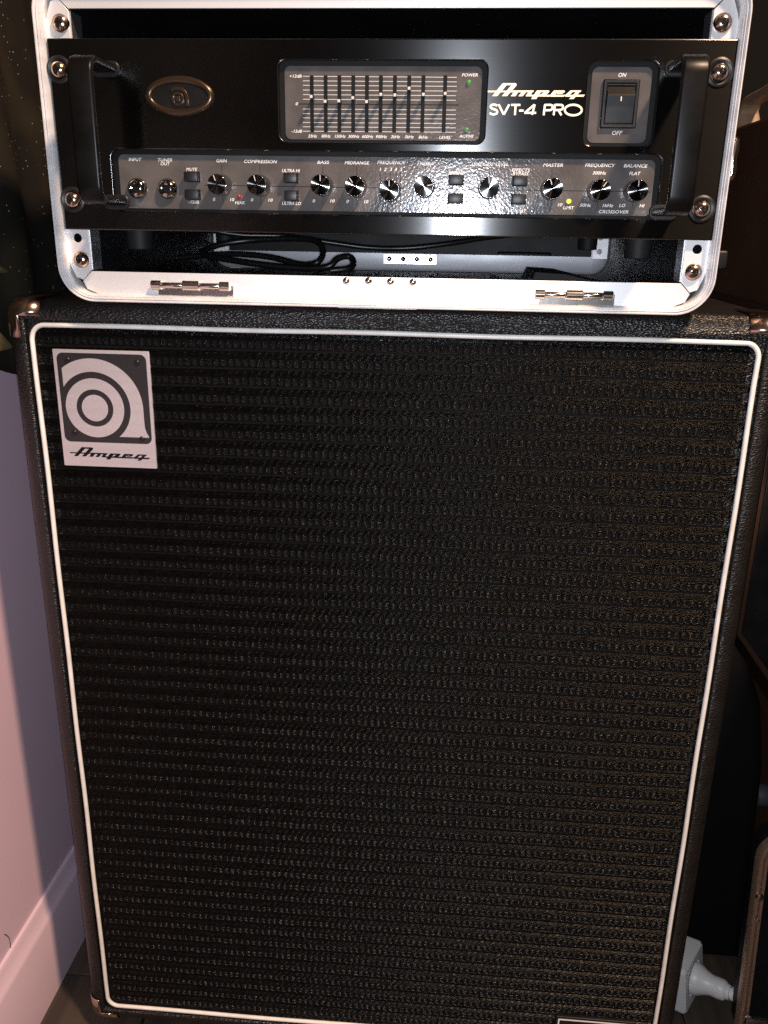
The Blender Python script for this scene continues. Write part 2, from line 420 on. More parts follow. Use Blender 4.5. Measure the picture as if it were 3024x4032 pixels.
V,Fq=cords(); bigmesh('grille_cloth',V,Fq,'grille_cord',cab)
V,Fq=knots(); bigmesh('grille_weave',V,Fq,'grille_knot',cab)

# ---- metal corners
def corner(sx,sz):
    t=.0011; bm=bmesh.new(); bmesh.ops.create_cube(bm,size=1)
    bmesh.ops.scale(bm,vec=(2*(HW+t),DEP,2*(HH+t)),verts=bm.verts)
    bmesh.ops.translate(bm,vec=(0,DEP/2-.003-t,CZ),verts=bm.verts)
    bmesh.ops.bevel(bm,geom=bm.edges[:],offset=R+t,segments=6,profile=.5,affect='EDGES')
    A=.030; Bw=.0128
    def cut(co,no,outer=True):
        g=bm.verts[:]+bm.edges[:]+bm.faces[:]
        bmesh.ops.bisect_plane(bm,geom=g,plane_co=co,plane_no=no,clear_outer=outer)
    cut((sx*(HW-A),0,0),(-sx,0,0)); cut((0,0,CZ+sz*(HH-A)),(0,0,-sz)); cut((0,.040,0),(0,1,0))
    cut((sx*(HW-Bw),0,0),(-sx,0,0),False); cut((0,0,CZ+sz*(HH-Bw)),(0,0,-sz),False)
    dead=[f for f in bm.faces if f.calc_center_median().y<.0085 and abs(f.calc_center_median().x)<HW-Bw and abs(f.calc_center_median().z-CZ)<HH-Bw]
    bmesh.ops.delete(bm,geom=dead,context='FACES')
    # top and side wings end in a slant
    cut((sx*(HW-A*.98),.006,0),(-sx*.55,.45,0)) if False else None
    bmesh.ops.recalc_face_normals(bm,faces=bm.faces)
    c=Vector((sx*HW,0,CZ+sz*HH)); bmesh.ops.translate(bm,vec=-c,verts=bm.verts)
    me=bpy.data.meshes.new('metal_corner'); bm.to_mesh(me); bm.free()
    o=finish('metal_corner',me,c,'chrome_dark',cab,True)
    s=o.modifiers.new('Solidify','SOLIDIFY'); s.thickness=.0007; s.offset=1
    return o
for sx in (-1,1):
    for sz in (1,-1):
        corner(sx,sz)
        cx_=sx*(HW-.036); zz=CZ+sz*HH
for sx in (-1,1):
    for y in (.05,.35): lathe('foot',[(.018,.0222),(.018,.006),(.015,0)],(sx*.26,y,0),'rubber',cab,24,'z')

# ---- emblem plate, top left of the grille
def cpx(a,b): return a*.4822,1150+b*.4822        # enlarged-crop pixel -> photograph pixel
BY=.0006
q=[at(*cpx(*p),BY) for p in ((430,460),(1217,490),(1280,1447),(522,1410))]
bx0=(q[0][0]+q[3][0])/2; bx1=(q[1][0]+q[2][0])/2; bz1=(q[0][2]+q[1][2])/2; bz0=(q[2][2]+q[3][2])/2
plate=shape2d('emblem_plate',[rrect((bx1-bx0)/2,(bz1-bz0)/2,.0006,2,(bx0+bx1)/2,(bz0+bz1)/2)],BY,.0024,'alu_plate',cab,.0002)
plate['label']='silver emblem plate with black square and round letter mark'
q=[at(*cpx(*p),BY) for p in ((465,490),(1195,515),(1238,1245),(525,1215))]
kx0=(q[0][0]+q[3][0])/2;kx1=(q[1][0]+q[2][0])/2;kz1=(q[0][2]+q[1][2])/2;kz0=(q[2][2]+q[3][2])/2
shape2d('black_field',[rrect((kx1-kx0)/2,(kz1-kz0)/2,.0052,8,(kx0+kx1)/2,(kz0+kz1)/2)],BY-.00015,.0004,'badge_black',plate)
c0=at(*cpx(777,947),BY); kk=(at(*cpx(882,955),BY)[0]-at(*cpx(667,940),BY)[0])/215*1.0
ex,ez=c0[0],c0[2]
ER=[107*kk,150*kk,238*kk]
shape2d('emblem_disc',[ellipse(ex,ez,ER[0],ER[0])],BY-.0004,.0008,'alu_plate',plate)
shape2d('emblem_ring',[ellipse(ex,ez,ER[2],ER[2],72),ellipse(ex,ez,ER[1],ER[1],48)],BY-.0004,.0008,'alu_plate',plate)
ro,ri=394*kk,290*kk
a1=PI-math.acos(240*kk/ro); a2=PI-math.acos(240*kk/ri)
out=[(ex+ro*math.cos(a),ez+ro*math.sin(a)) for a in np.linspace(a1,.02,40)]
out+=[(ex+ro,ez-90*kk),(ex+ro+2*kk,ez-150*kk),(ex+ro+14*kk,ez-190*kk),(ex+ro+30*kk,ez-218*kk),(ex+ro+30*kk,ez-228*kk)]
b0=math.asin(-228/290)
out+=[(ex+ri*math.cos(a)+(0 if a>-.6 else (-.6-a)*8*kk),ez+ri*math.sin(a)) for a in np.linspace(b0,a2,44)]
shape2d('emblem_arch',[out],BY-.0004,.0008,'alu_plate',plate)
for p in ((550,553),(1117,577),(607,1145),(1158,1200)):
    c=at(*cpx(*p),BY-.0004)
    lathe('screw',[(.0023,-.0003),(.0023,.0006),(.0017,.0012),(.0006,.0012),(.0004,.0005)],(c[0],BY-.0003,c[2]),'satin_black',plate,16)
LOGO=[[(150,310),(228,310),(385,128),(400,108),(335,108),(300,124)],
 [(318,108),(505,108),(524,116),(530,130),(526,148),(450,140),(376,140),(300,124)],
 [(452,138),(528,146),(380,310),(300,310)],
 [(80,226),(500,226),(492,250),(85,250)],
 [(496,226),(560,240),(512,312),(440,312)],
 [(480,222),(800,222),(786,248),(476,250)],
 [(610,246),(680,246),(622,312),(556,312)],
 [(718,240),(792,226),(748,290),(760,314),(675,314),(674,300)],
 [(845,222),(930,222),(832,356),(754,356)],
 [(845,222),(1026,222),(1040,232),(1036,246),(930,248),(860,248)],
 [(962,244),(1036,244),(975,308),(960,316),(900,316),(895,292)],
 [(740,290),(1060,290),(1050,318),(735,314)],
 [(1110,222),(1262,222),(1186,248),(1150,258),(1128,290),(1045,302)],
 [(1180,222),(1268,222),(1280,232),(1276,248),(1232,278),(1150,278),(1160,258),(1205,252),(1215,246),(1180,246)],
 [(1060,290),(1292,290),(1262,319),(1062,319),(1045,302)],
 [(1368,222),(1420,230),(1352,292),(1340,319),(1290,319),(1276,302)],
 [(1362,222),(1536,222),(1520,248),(1390,248)],
 [(1460,240),(1530,226),(1412,356),(1344,356)],
 [(1300,292),(1592,288),(1568,319),(1310,319)]]
def logo(name,fn,y,m,parent):
    parts=[]
    for i,pg in enumerate(LOGO):
        yy=y-.000012*i; P=[fn(*p) for p in pg]
        parts.append(([(p[0],yy,p[1]) for p in P],[tuple(range(len(P)))]))
    V,Fc=merge(parts); return build(name,V,Fc,m,parent)
q0=at(*cpx(570,1305),BY);q1=at(*cpx(1228,1360),BY); zt=at(*cpx(680,1266),BY)[2]; zb=at(*cpx(890,1366),BY)[2]
logo('script_lettering',lambda x,y:(q0[0]+(x-80)/1512*(q1[0]-q0[0]),zt+(y-108)/248*(zb-zt)),BY-.0001,'print_black',plate)
# ---- small name plate at the lower right of the grille
p0=at(2190,4003,-.001);p1=at(2507,4027,-.001)
npz=(p0[2]+p1[2])/2
np_=shape2d('name_plate',[rrect((p1[0]-p0[0])/2,.013,.001,3,(p0[0]+p1[0])/2,npz-.013)],-.001,.004,'satin_black',cab,.0006)
shape2d('name_plate_border',[rrect((p1[0]-p0[0])/2-.0022,.0104,.001,3,(p0[0]+p1[0])/2,npz-.0132),rrect((p1[0]-p0[0])/2-.0036,.0090,.001,3,(p0[0]+p1[0])/2,npz-.0132)],-.0013,.0006,'print_white',np_)

# ================================================================== RACK CASE
KX=-.0047; OW,OZ0,OZ1=.2242,.8002,.9800; KZ=(OZ0+OZ1)/2; OH=(OZ1-OZ0)/2
FW=.0222; FY=-.0045
RB=OZ0-FW   # bottom of the rim
case=thing('rack_case',(KX,.2,.7775),'black rack case with bare aluminium front frame standing on the speaker cabinet','case')
# outer rim, swept round: concave inner wall, ridge, groove, outer ridge
prof=[(.0054,.004),(.0054,-.0058),(.0052,-.0085),(.0046,-.0112),(.0041,-.0124),(.0039,-.0124),(.0038,-.0116),(.0036,-.0116),(.00345,-.0130),(.0029,-.0140),(.0025,-.0140),(.00235,-.0100),(.0018,-.0100),(.00165,-.0146),(.0012,-.0154),(.0005,-.0153),(0,-.0144),(0,.006)]
V,Fc=sweep_rect_vf(OW+FW,OH+FW,.027,prof,KX,KZ,12,True)
rim=build('front_rim',V,Fc,'alu_rim',case,True)
# mitred flange plates
IN=FW-.0050
def flange(name,quad,holes=()):
    lo=[[(x,z) for x,z in quad]]+[ellipse(hx,hz,hr,hr,20) for hx,hz,hr in holes]
    return shape2d(name,lo,FY,.0022,'alu',case,.0002)
x0,x1=KX-OW,KX+OW; X0,X1=x0-IN,x1+IN; Z0_,Z1_=OZ0-IN,OZ1+IN
c_=.0135; g=.0004
def cornerarc(cx,cz,a0,a1,r=.0250):
    return [(cx+r*math.cos(a),cz+r*math.sin(a)) for a in np.linspace(a0,a1,7)]
m1=.0075
flange('bottom_flange',[(x0,OZ0),(x0-m1,OZ0-m1),(x0-.0045,OZ0-.0135),(x0+.0035,OZ0-.0166),(x0+.009,Z0_),(x1-.009,Z0_),(x1-.0035,OZ0-.0166),(x1+.0045,OZ0-.0135),(x1+m1,OZ0-m1),(x1,OZ0)])
flange('top_flange',[(x0,OZ1),(x1,OZ1),(x1+m1,OZ1+m1),(x1+.0045,OZ1+.0135),(x1-.0035,OZ1+.0166),(x1-.009,Z1_),(x0+.009,Z1_),(x0+.0035,OZ1+.0166),(x0-.0045,OZ1+.0135),(x0-m1,OZ1+m1)])
hl=at(305,937,FY);hr=at(2746,982,FY)
for s,xi,hole in ((-1,x0,hl),(1,x1,hr)):
    e=.0011
    flange('side_rail',[(xi,OZ0+e),(xi+s*(m1-e*.3),OZ0-m1+e),(xi+s*.0125,OZ0-.0045),(xi+s*.0158,OZ0+.0035),(xi+s*IN,OZ0+.009),(xi+s*IN,OZ1-.009),(xi+s*.0158,OZ1-.0035),(xi+s*.0125,OZ1+.0045),(xi+s*(m1-e*.3),OZ1+m1-e),(xi,OZ1-e)],[(hole[0],hole[2],.0034)])
    V,Fc=box_vf(xi-.0008 if s<0 else xi-.0008,xi+.0008,FY+.002,FY+.020,OZ0+.001,OZ1-.001)
    build('rail_return',V,Fc,'galv',case)
# shell of moulded plastic (four walls), rear frame and rear lid
T=.004; SX=OW+FW-.004; SB,ST=RB+.0032,OZ1+FW-.0032; D=.405
prof=[(0,.003),(0,D),(T,D),(T,.0035)]
V,Fc=sweep_rect_vf(SX,(ST-SB)/2,.024,prof,KX,(ST+SB)/2,8,True)
build('shell',V,Fc,'abs_black',case,True)
# moulded ribs outside and inside the floor of the case
for i in range(6):
    xr=KX-.17+i*.068
    box('floor_rib',xr-.004,xr+.004,.03,D-.04,SB+T-.0002,SB+T+.0022,'abs_black',case,.001,2)
prof=[(.0,D-.004),(.0,D+.010),(.0008,D+.012),(FW-.004,D+.012),(FW-.004,D-.004)]
rz=OZ0+.0058
V,Fc=sweep_rect_vf(OW+FW-.004,OH+FW-.004,.024,[(T,D-.0010),(T,D-.004),(T+.003,D-.005),(FW+.0018,D-.005),(FW+.0018,D-.001)],KX,KZ,8,True)
rf=build('rear_frame',V,Fc,'alu_dull',case,True)
jp=[at(1510,1015,D-.006),at(1718,1060,D-.006)]
jx0,jx1=jp[0][0],jp[1][0]; jz=(jp[0][2]+jp[1][2])/2
jo=box('joint_plate',jx0,jx1,D-.0068,D-.0052,OZ0-.0065,OZ0+.0052,'galv',case,.0003,1)
for i in range(4):
    xx=jx0+(jx1-jx0)*(.11+.26*i)
    lathe('rivet',[(.0028,0),(.0028,.0005),(.0020,.0009),(.0012,.0004)],(xx,D-.0068,OZ0-.0004),'nickel',jo,16)
lid=box('rear_lid',KX-OW-.01,KX+OW+.01,D+.016,D+.020,OZ0-.012,OZ1+.012,'abs_black',case)
V,Fc=sweep_rect_vf(OW+.012,OH+.012,.02,[(0,D-.001),(0,D+.02),(.003,D+.02),(.003,D-.001)],KX,KZ,8,True); build('rear_lid_wall',V,Fc,'abs_black',case,True)
a=at(1958,990,D+.012);b=at(2170,1030,D+.012)
box('latch_dish',a[0],b[0],D+.009,D+.0158,OZ0-.010,a[2],'abs_black',case,.0025,3)
for z in (.812,.824):
    pass
# rear rails
for s in (-1,1):
    xi=KX+s*OW
    ro_=shape2d('rear_rail',[rrect(.0085,OH-.004,.0006,2,xi+s*.004,KZ)]+[ellipse(xi+s*.003,OZ0+.012+.0159*i,.0032,.0032,16) for i in range(10)],D-.0062,.0012,'alu',case)
# corner bumps inside, right rear
# front rail screws with dome heads
def dome(name,loc,r,h,m,parent,n=28):
    pr=[(r,-.0006),(r,.0004)]+[(r*math.cos(a),.0004+h*math.sin(a)) for a in np.linspace(.12,1.30,9)]
    pr+=[(r*.17,.0004+h*.93),(r*.13,.0004+h*.62)]
    o=lathe(name,pr,loc,m,parent,n); return o
def slots(o,loc,r,h,parent):
    for k,(a,b) in enumerate(((r*.42,r*.085),(r*.085,r*.42))):
        box('cross_slot',loc[0]-a,loc[0]+a,loc[1]-h*1.06-.00012*k,loc[1]-h*.6,loc[2]-b,loc[2]+b,'print_black',o)
for (u,v) in ((230,87),(2852,85),(313,1023),(2735,1072)):
    c=at(u,v,FY-.004); loc=(c[0],FY,c[2]); o=dome('rail_screw',loc,.0063,.0046,'chrome_dark',case); slots(o,loc,.0063,.0046,case)
# hinges on the bottom flange
def hinge(ua,ub,va,vb):
    a=at(ua,va,FY-.004);b=at(ub,vb,FY-.004); L=b[0]-a[0]; z=(a[2]+b[2])/2; y=FY-.0042
    h=[]
    for (s,e,r) in ((0,.13,.0036),(.13,.40,.0023),(.40,.615,.0038),(.615,.87,.0023),(.87,1,.0036)):
        V,Fc=lathe_vf([(r*.9,0),(r,.0004),(r,L*(e-s)-.0004),(r*.9,L*(e-s))],20,'x',(a[0]+s*L,y,z)); h.append((V,Fc))
    V,Fc=merge(h); o=build('hinge_barrel',V,Fc,'nickel',case,True)
    box('leaf',a[0]+.004,b[0]+.002,FY-.0013,FY+.0002,z-.0075,z+.0008,'nickel',o,.0003,1)
    return o
hinge(597,905,1122,1128); hinge(2106,2413,1157,1167)
for (u,v) in ((1362,1107),(1450,1107),(1537,1110),(1625,1112)):
    c=at(u,v,FY-.0015); lathe('rivet',[(.0029,-.0004),(.0029,.0002)]+[(.0029*math.cos(a),.0002+.0021*math.sin(a)) for a in np.linspace(.2,1.45,6)],(c[0],FY,c[2]),'nickel',case,20)
# frame joint: thin seam below the rivets, with a slip plate under the rim
sx_=at(1490,1150,FY)[0]
box('joint_seam',sx_-.00022,sx_+.00022,FY-.0001,FY+.001,OZ0-.0168,OZ0-.0002,'print_black',case)
box('joint_plate',sx_-.030,sx_+.030,-.0135,-.006,RB-.0004,RB+.0006,'alu',case,.0002,1)
for s in (-1,1):
    for y in (.04,.34): lathe('foot',[(.012,0),(.012,.0026),(.0105,.0038)],(KX+s*.19,y,.7775),'rubber',case,20,'z')
# side handle and latches seen past the right edge of the rim
xs=KX+SX
hy=.045; a=at(2908,535,hy); b=at(2892,715,hy)
hz0,hz1=b[2],a[2]; xo=(a[0]+b[0])/2
box('side_latch',xs-.001,xo-.0045,hy-.004,hy+.050,hz0-.006,hz1+.004,'satin_black',case,.0022,3)
P=spline([(xs+.002,hy,hz0-.004),(xo-.004,hy-.001,hz0+.002),(xo-.0035,hy-.002,(hz0+hz1)/2),(xo-.004,hy-.001,hz1-.003),(xs+.002,hy,hz1)],6)
V,Fc=tube_vf(P,.0030,10); build('latch_bar',V,Fc,'nickel',case,True)
a=at(2866,985,hy); b=at(2852,1060,hy)
box('side_latch',xs-.001,a[0],hy-.004,hy+.022,b[2],a[2],'satin_black',case,.0022,3)

# ================================================================== BASS AMPLIFIER
PY=-.0095; PYB=-.0050
amp=thing('bass_amplifier',(-.0037,.15,.8162),'black bass amplifier with grey control panels mounted in the rack case','amplifier')
px0,px1,pz0,pz1=-.2448,.2374,.8308,.9604
def win(p):
    q=[at(u,v,PYB) for u,v in p]; 
    return ((q[0][0]+q[1][0]+q[2][0]+q[3][0])/4,(q[0][2]+q[1][2]+q[2][2]+q[3][2])/4,((q[1][0]-q[0][0])+(q[2][0]-q[3][0]))/4,((q[0][2]-q[3][2])+(q[1][2]-q[2][2]))/4)
WCTL=win(((467,607),(2579,631),(2563,852),(477,818)))
WEQ=win(((1121,259),(1897,262),(1890,556),(1124,547)))
WPW=win(((2333,262),(2567,265),(2545,561),(2312,565)))
loops=[rrect((px1-px0)/2,(pz1-pz0)/2,.0015,4,(px0+px1)/2,(pz0+pz1)/2)]
for (cx,cz,hw,hh),r in ((WCTL,.005),(WEQ,.0045),(WPW,.005)):
    loops.append(rrect(hw+.0034,hh+.0027,r+.0012,8,cx,cz+.0005))
fp=shape2d('front_panel',loops,PY,.0046,'panel_black',amp,.0009)
def recess(nm,w):
    cx,cz,hw,hh=w
    V,Fc=sweep_rect_vf(hw+.0030,hh+.0028,.0055,[(0,PYB+.0003),(.0004,PYB+.0045),(.010,PYB+.0045)],cx,cz+.0008,8)
    return shape2d(nm,[rrect(hw,hh,.0042,8,cx,cz)],PYB+.0003,.0010,'hammered',amp)
ctl=recess('control_panel',WCTL); eqp=recess('equaliser_panel',WEQ); pwp=recess('switch_panel',WPW)
box('recess_floor',px0+.03,px1-.015,PYB+.0009,PYB+.0016,pz0+.004,pz1-.004,'recess_black',amp)
CY=PYB+.0003-.00002   # printed surface
box('chassis',-.2195,.2121,PYB+.0022,.335,.8362,.9560,'satin_black',amp,.0012,2)
for (u,v,y) in ((550,935,.030),(2515,962,.030)):
    c=at(u,v,y); lathe('rubber_foot',[(.0094,0),(.0100,.0006),(.0106,.0202)],(c[0],y,.8162),'rubber',amp,28,'z')
for s in (-.2015,.1935):
    lathe('rubber_foot',[(.0094,0),(.0100,.0006),(.0106,.0202)],(s,.30,.8162),'rubber',amp,28,'z')
# rack screws
def cup(loc,parent):
    return lathe('cup_washer',[(.0095,0),(.0092,.0008),(.0078,.0014),(.0062,.0008),(.0060,.0)],loc,'satin_black',parent,28)
for (u,v) in ((226,271),(2839,281),(280,786),(2768,822)):
    c=at(u,v,PY-.003); loc=(c[0],PY,c[2]); w_=cup(loc,amp); o=dome('rack_screw',loc,.0059,.0046,'chrome_dark',amp); slots(o,loc,.0059,.0046,amp)
# handles: flat strap bent into a U, seen from the front
def handle(ub,vt,vb):
    a=at(ub,vt,PY);b=at(ub,vb,PY); x=a[0]; zt=a[2];zb=b[2]; dpt=.047; r=.010
    path=[(PY+.0005,zt),(PY-dpt+r,zt)]+[(PY-dpt+r-r*math.sin(t),zt-r+r*math.cos(t)) for t in np.linspace(.2,PI/2-.05,6)]
    low=[(PY-dpt+r-r*math.cos(t),zb+r-r*math.sin(t)) for t in np.linspace(.05,PI/2-.2,6)]+[(PY-dpt+r,zb),(PY+.0005,zb)]
    path=path+low
    V=[];Fc=[];n=len(path);sec=rrect(.0086,.0026,.0020,3)
    k=len(sec)
    for i,(y,z) in enumerate(path):
        y0,z0=path[max(i-1,0)];y1,z1=path[min(i+1,n-1)]; t=Vector((y1-y0,z1-z0)).normalized(); nn=Vector((-t.y,t.x))
        for (sx,sn) in sec: V.append((x+sx,y+nn.x*sn,z+nn.y*sn))
    for i in range(n-1):
        for j in range(k): Fc.append((i*k+j,i*k+(j+1)%k,(i+1)*k+(j+1)%k,(i+1)*k+j))
    o=build('handle',V,Fc,'handle_black',amp,True)
    for z in (zt,zb):
        V,Fc=sweep_rect_vf(.0102,.0052,.0045,[(0,PY+.0002),(0,PY-.0012),(.0008,PY-.0020),(.004,PY-.0020)],x,z,6); build('ferrule',V,Fc,'satin_black',o,True)
    return o
handle(418,272,795); handle(2674,272,838)
# oval badge
c=at(708,379,PY); rx=(at(842,379,PY)[0]-at(575,379,PY)[0])/2; rz_=(at(708,300,PY)[2]-at(708,458,PY)[2])/2
V=[];Fc=[];N=56
prof=[(1.03,0),(1.01,.0013),(.96,.0021),(.88,.0026),(.78,.0027),(.70,.0023),(.65,.0016),(.63,.0010),(.0,.0010)]
for s,h in prof:
    for i in range(N):
        a=2*PI*i/N; off=0 if s>.5 else 0
        d=(1-s)*min(rx,rz_)*1.0
        V.append((c[0]+(rx-d)*math.cos(a) if s>.1 else c[0], PY-h, c[2]+(rz_-d)*math.sin(a) if s>.1 else c[2]))
for j in range(len(prof)-1):
    for i in range(N): Fc.append((j*N+i,j*N+(i+1)%N,(j+1)*N+(i+1)%N,(j+1)*N+i))
me_b=build('oval_badge',V,Fc,'bronze_dark',amp,True)
ib=rz_*.625; ia=rx-(1-.63)*rz_
shape2d('badge_field',[ellipse(c[0],c[2],ia,ib,48)],PY-.0014,.0004,'gloss_black',me_b)
o_=at(703,391,PY); s=.0047
shape2d('badge_disc',[ellipse(o_[0],o_[2],s*.42,s*.42,24)],PY-.0026,.0016,'bronze_dark',me_b,.0003)
shape2d('badge_ring',[ellipse(o_[0],o_[2],s,s,40),ellipse(o_[0],o_[2],s*.60,s*.60,32)],PY-.0026,.0016,'bronze_dark',me_b,.0003)
ro2,ri2=s*1.72,s*1.25
lp=[(o_[0]+ro2*math.cos(a),o_[2]+ro2*math.sin(a)) for a in np.linspace(2.2,0,24)]+[(o_[0]+ro2,o_[2]-s*.95),(o_[0]+ri2*.92,o_[2]-s*.95),(o_[0]+ri2,o_[2]-s*.4)]+[(o_[0]+ri2*math.cos(a),o_[2]+ri2*math.sin(a)) for a in np.linspace(0,2.35,22)]
shape2d('badge_arch',[lp],PY-.0026,.0016,'bronze_dark',me_b,.0003)
# script logo and model name
def lf(x,y):
    p=at(1900+x*.2532,300+y*.2532,PY); return p[0],p[2]
logo('script_lettering',lf,PY-.0001,'print_gold',amp)
a=at(1926,432,PY);b=at(2293,438,PY); zc=(at(1926,433,PY)[2]+at(2293,433,PY)[2])/2; k_=(b[0]-a[0])
# model name drawn as strokes of one width, as the photograph shows
def stroke(P,w,y):
    P=[Vector(p) for p in P]; V=[];Fc=[]
    for i,p in enumerate(P):
        t=(P[min(i+1,len(P)-1)]-P[max(i-1,0)]).normalized(); nn=Vector((-t.y,t.x))*w/2
        V+=[(p.x+nn.x,y,p.y+nn.y),(p.x-nn.x,y,p.y-nn.y)]
    for i in range(len(P)-1): Fc.append((2*i,2*i+1,2*i+3,2*i+2))
    return V,Fc
def mp(x,y):
    p=at(1900+x*.2532,300+y*.2532,PY); return (p[0],p[2])
SW=.00135
S_=[(228,462),(205,446),(170,442),(135,452),(125,475),(140,497),(172,512),(208,525),(228,548),(222,575),(190,592),(150,592),(112,572)]
strokes=[('S',S_),('V',[(250,438),(330,598)]),('V',[(330,598),(415,438)]),('T',[(445,447),(588,447)]),('T',[(515,447),(503,605)]),('-',[(568,535),(638,535)]),
 ('4',[(770,600),(812,440)]),('4',[(808,442),(655,572)]),('4',[(650,570),(832,570)]),
 ('P',[(970,440),(950,608)]),('P',[(965,447),(1050,447),(1080,455),(1090,480),(1078,510),(1050,528),(958,530)]),
 ('R',[(1125,440),(1105,608)]),('R',[(1120,447),(1210,447),(1242,456),(1250,480),(1240,508),(1210,524),(1115,527)]),('R',[(1180,527),(1225,608)]),
 ('O',[(1410+132*math.cos(t),527+82*math.sin(t)) for t in np.linspace(0,2*PI,40)])]
letters={}
for i,(ch,P) in enumerate(strokes):
    if ch in 'SPRO': P=[tuple(q) for q in spline([np.array(p,float) for p in P],4)] if ch!='O' else P
    letters.setdefault(ch,[]).append(stroke([mp(*p) for p in P],SW,PY-.0001-.000015*i))
V,Fc=merge([q for ch in letters for q in letters[ch]])
build('model_lettering',V,Fc,'print_gold',amp)

# ---- control panel: lettering
CAP=.00225
def T_(s,u,v,par,cap=CAP,y=None,m='print_white',w=None,xs=1.2):
    yy=CY if y is None else y; c=at(u,v,yy)
    wd=None
    if w: wd=w/5.5/1000
    return text(s,c,cap,m,par,xs=xs,width=wd)
TX=[('INPUT',532,628,54),('TUNER',650,630,60),('OUT',651,645,39),('MUTE',755,667,46),('-15dB',763,796,43),('GAIN',873,633,44),('COMPRESSION',1026,636,135),
('0',843,785,10),('10',914,786,18),('PEAK',945,798,42),('0',993,787,10),('10',1065,788,19),('ULTRA HI',1146,672,73),('ULTRA LO',1148,801,78),('BASS',1273,639,49),('MIDRANGE',1406,641,100),
('FREQUENCY',1542,641,115),('1',1498,667,6),('2',1517,667,10),('3',1539,667,10),('4',1559,667,10),('5',1580,667,10),('TREBLE',1676,643,70),('0',1236,791,10),('10',1309,791,19),('0',1369,793,10),('10',1442,794,18),
('0',1634,800,10),('10',1707,801,18),('BRIGHT',1798,681,64),('GRAPHIC',1792,814,70),('EQ',1796,829,22),('LINE OUT LEVEL',1930,646,146),('0',1883,801,10),('10',1958,803,18),
('EFFECTS',2051,670,72),('BYPASS',2050,684,64),('LIMIT',2046,815,42),('DEFEAT',2042,830,62),('MASTER',2178,650,78),('0',2129,805,10),('10',2205,806,18),('LIMIT',2239,818,44),
('FREQUENCY',2363,652,117),('300Hz',2360,681,53),('50Hz',2305,808,45),('1kHz',2394,809,43),('CROSSOVER',2416,834,116),('BALANCE',2503,653,92),('FLAT',2500,683,45),('LO',2450,809,24),('HI',2528,810,20)]
for s,u,v,w in TX: T_(s,u,v,ctl,w=w)
# thin printed lines
def pline(u0,v0,u1,v1,w,par,m='print_black',y=None,dy=0,name='printed_line'):
    yy=(CY if y is None else y)-.00003-dy; a=at(u0,v0,yy);b=at(u1,v1,yy)
    V,Fc=stroke([(a[0],a[2]),(b[0],b[2])],w,yy); return build(name,V,Fc,m,par)
pline(803,729,2561,756,.00045,ctl,dy=.00001)
for (u0,v0,u1,v1) in ((873,648,878,802),(1023,650,1027,804),(1271,654,1272,812),(1405,654,1405,812),(1676,656,1680,812),(1927,660,1927,812),(2174,662,2168,826),(2360,692,2350,828),(2500,694,2489,824),
    (1497,676,1496,812),(1517,676,1517,812),(1538,678,1538,812),(1559,678,1559,812),(1578,678,1577,812)):
    pline(u0,v0,u1,v1,.00035,ctl)
# knobs (one mesh set, copied)
KR=.00735; KH=.0150
kn=[(854,726,-20),(1010,728,-15),(1261,728,0),(1396,732,-35),(1532,749,0),(1668,733,80),(1927,738,-6),(2177,742,-20),(2365,748,35),(2512,750,0)]
first=None
for i,(u,v,ang) in enumerate(kn):
    c=at(u,v,CY-KH); base=(c[0],CY,c[2]); 
    if first is None:
        body=lathe('knob',[(KR*1.04,0),(KR*1.04,.0012),(KR*1.0,.0020),(KR*.985,KH-.0006),(KR*.95,KH)],base,'knob_side',amp,40)
        topp=lathe('knob_cap',[(KR*.945,KH-.0002),(KR*.945,KH+.00020)]+[(KR*.93*(1-q/72),KH+.0003+.0000130*math.sin(q*PI/2)) for q in range(71)],base,'knob_top',body,44)
        V,Fc=box_vf(base[0]-.00028,base[0]+.00028,CY-KH-.00048,CY-KH,base[2]+KR*.36,base[2]+KR*.90)
        pt=build('pointer',V,Fc,'print_line',body,origin=base)
        pt.rotation_euler=(0,math.radians(ang),0); first=(body,topp,pt)
    else:
        b=copy_mesh(first[0],base,amp); copy_mesh(first[1],base,b); p=copy_mesh(first[2],base,b); p.rotation_euler=(0,math.radians(ang),0)
# jacks
for (u,v) in ((536,741),(655,743)):
    c=at(u,v,CY-.004); base=(c[0],CY,c[2])
    j=lathe('input_jack',[(.0076,0),(.0076,.0010),(.0074,.0022),(.0064,.0040),(.0050,.0052),(.0036,.0057),(.0028,.0054),(.0026,.0010)],base,'chrome',amp,36)
    lathe('jack_hole',[(.0027,.0036),(.0026,.0044)],base,'print_black',j,20)
# push buttons
bt=[(754,696,785-725),(757,766,60),(1144,700,58),(1146,770,56),(1796,708,61),(1793,781,63),(2048,712,59),(2043,784,59)]
for i,(u,v,w) in enumerate(bt):
    pr=.0062; c=at(u,v,CY-pr*.5); hw=w/5.5/2000*.92; hh=.0033
    fr=box('button_frame',c[0]-hw-.0005,c[0]+hw+.0005,CY-.0004,CY+.0002,c[2]-hh-.0004,c[2]+hh+.0004,'print_black',amp)
    box('button',c[0]-hw,c[0]+hw,CY-(pr if i not in (5,) else pr*.45),CY,c[2]-hh,c[2]+hh,'button_black',amp,.0005,2)
def led(u,v,m,par,r=.0015):
    c=at(u,v,CY-.001); return lathe('indicator_light',[(r,0),(r,.0010)]+[(r*math.cos(a),.0010+r*math.sin(a)) for a in np.linspace(.2,1.4,5)],(c[0],CY,c[2]),m,par,16)
led(942,774,'led_red',ctl); led(2240,793,'led_yellow',ctl,.0017)
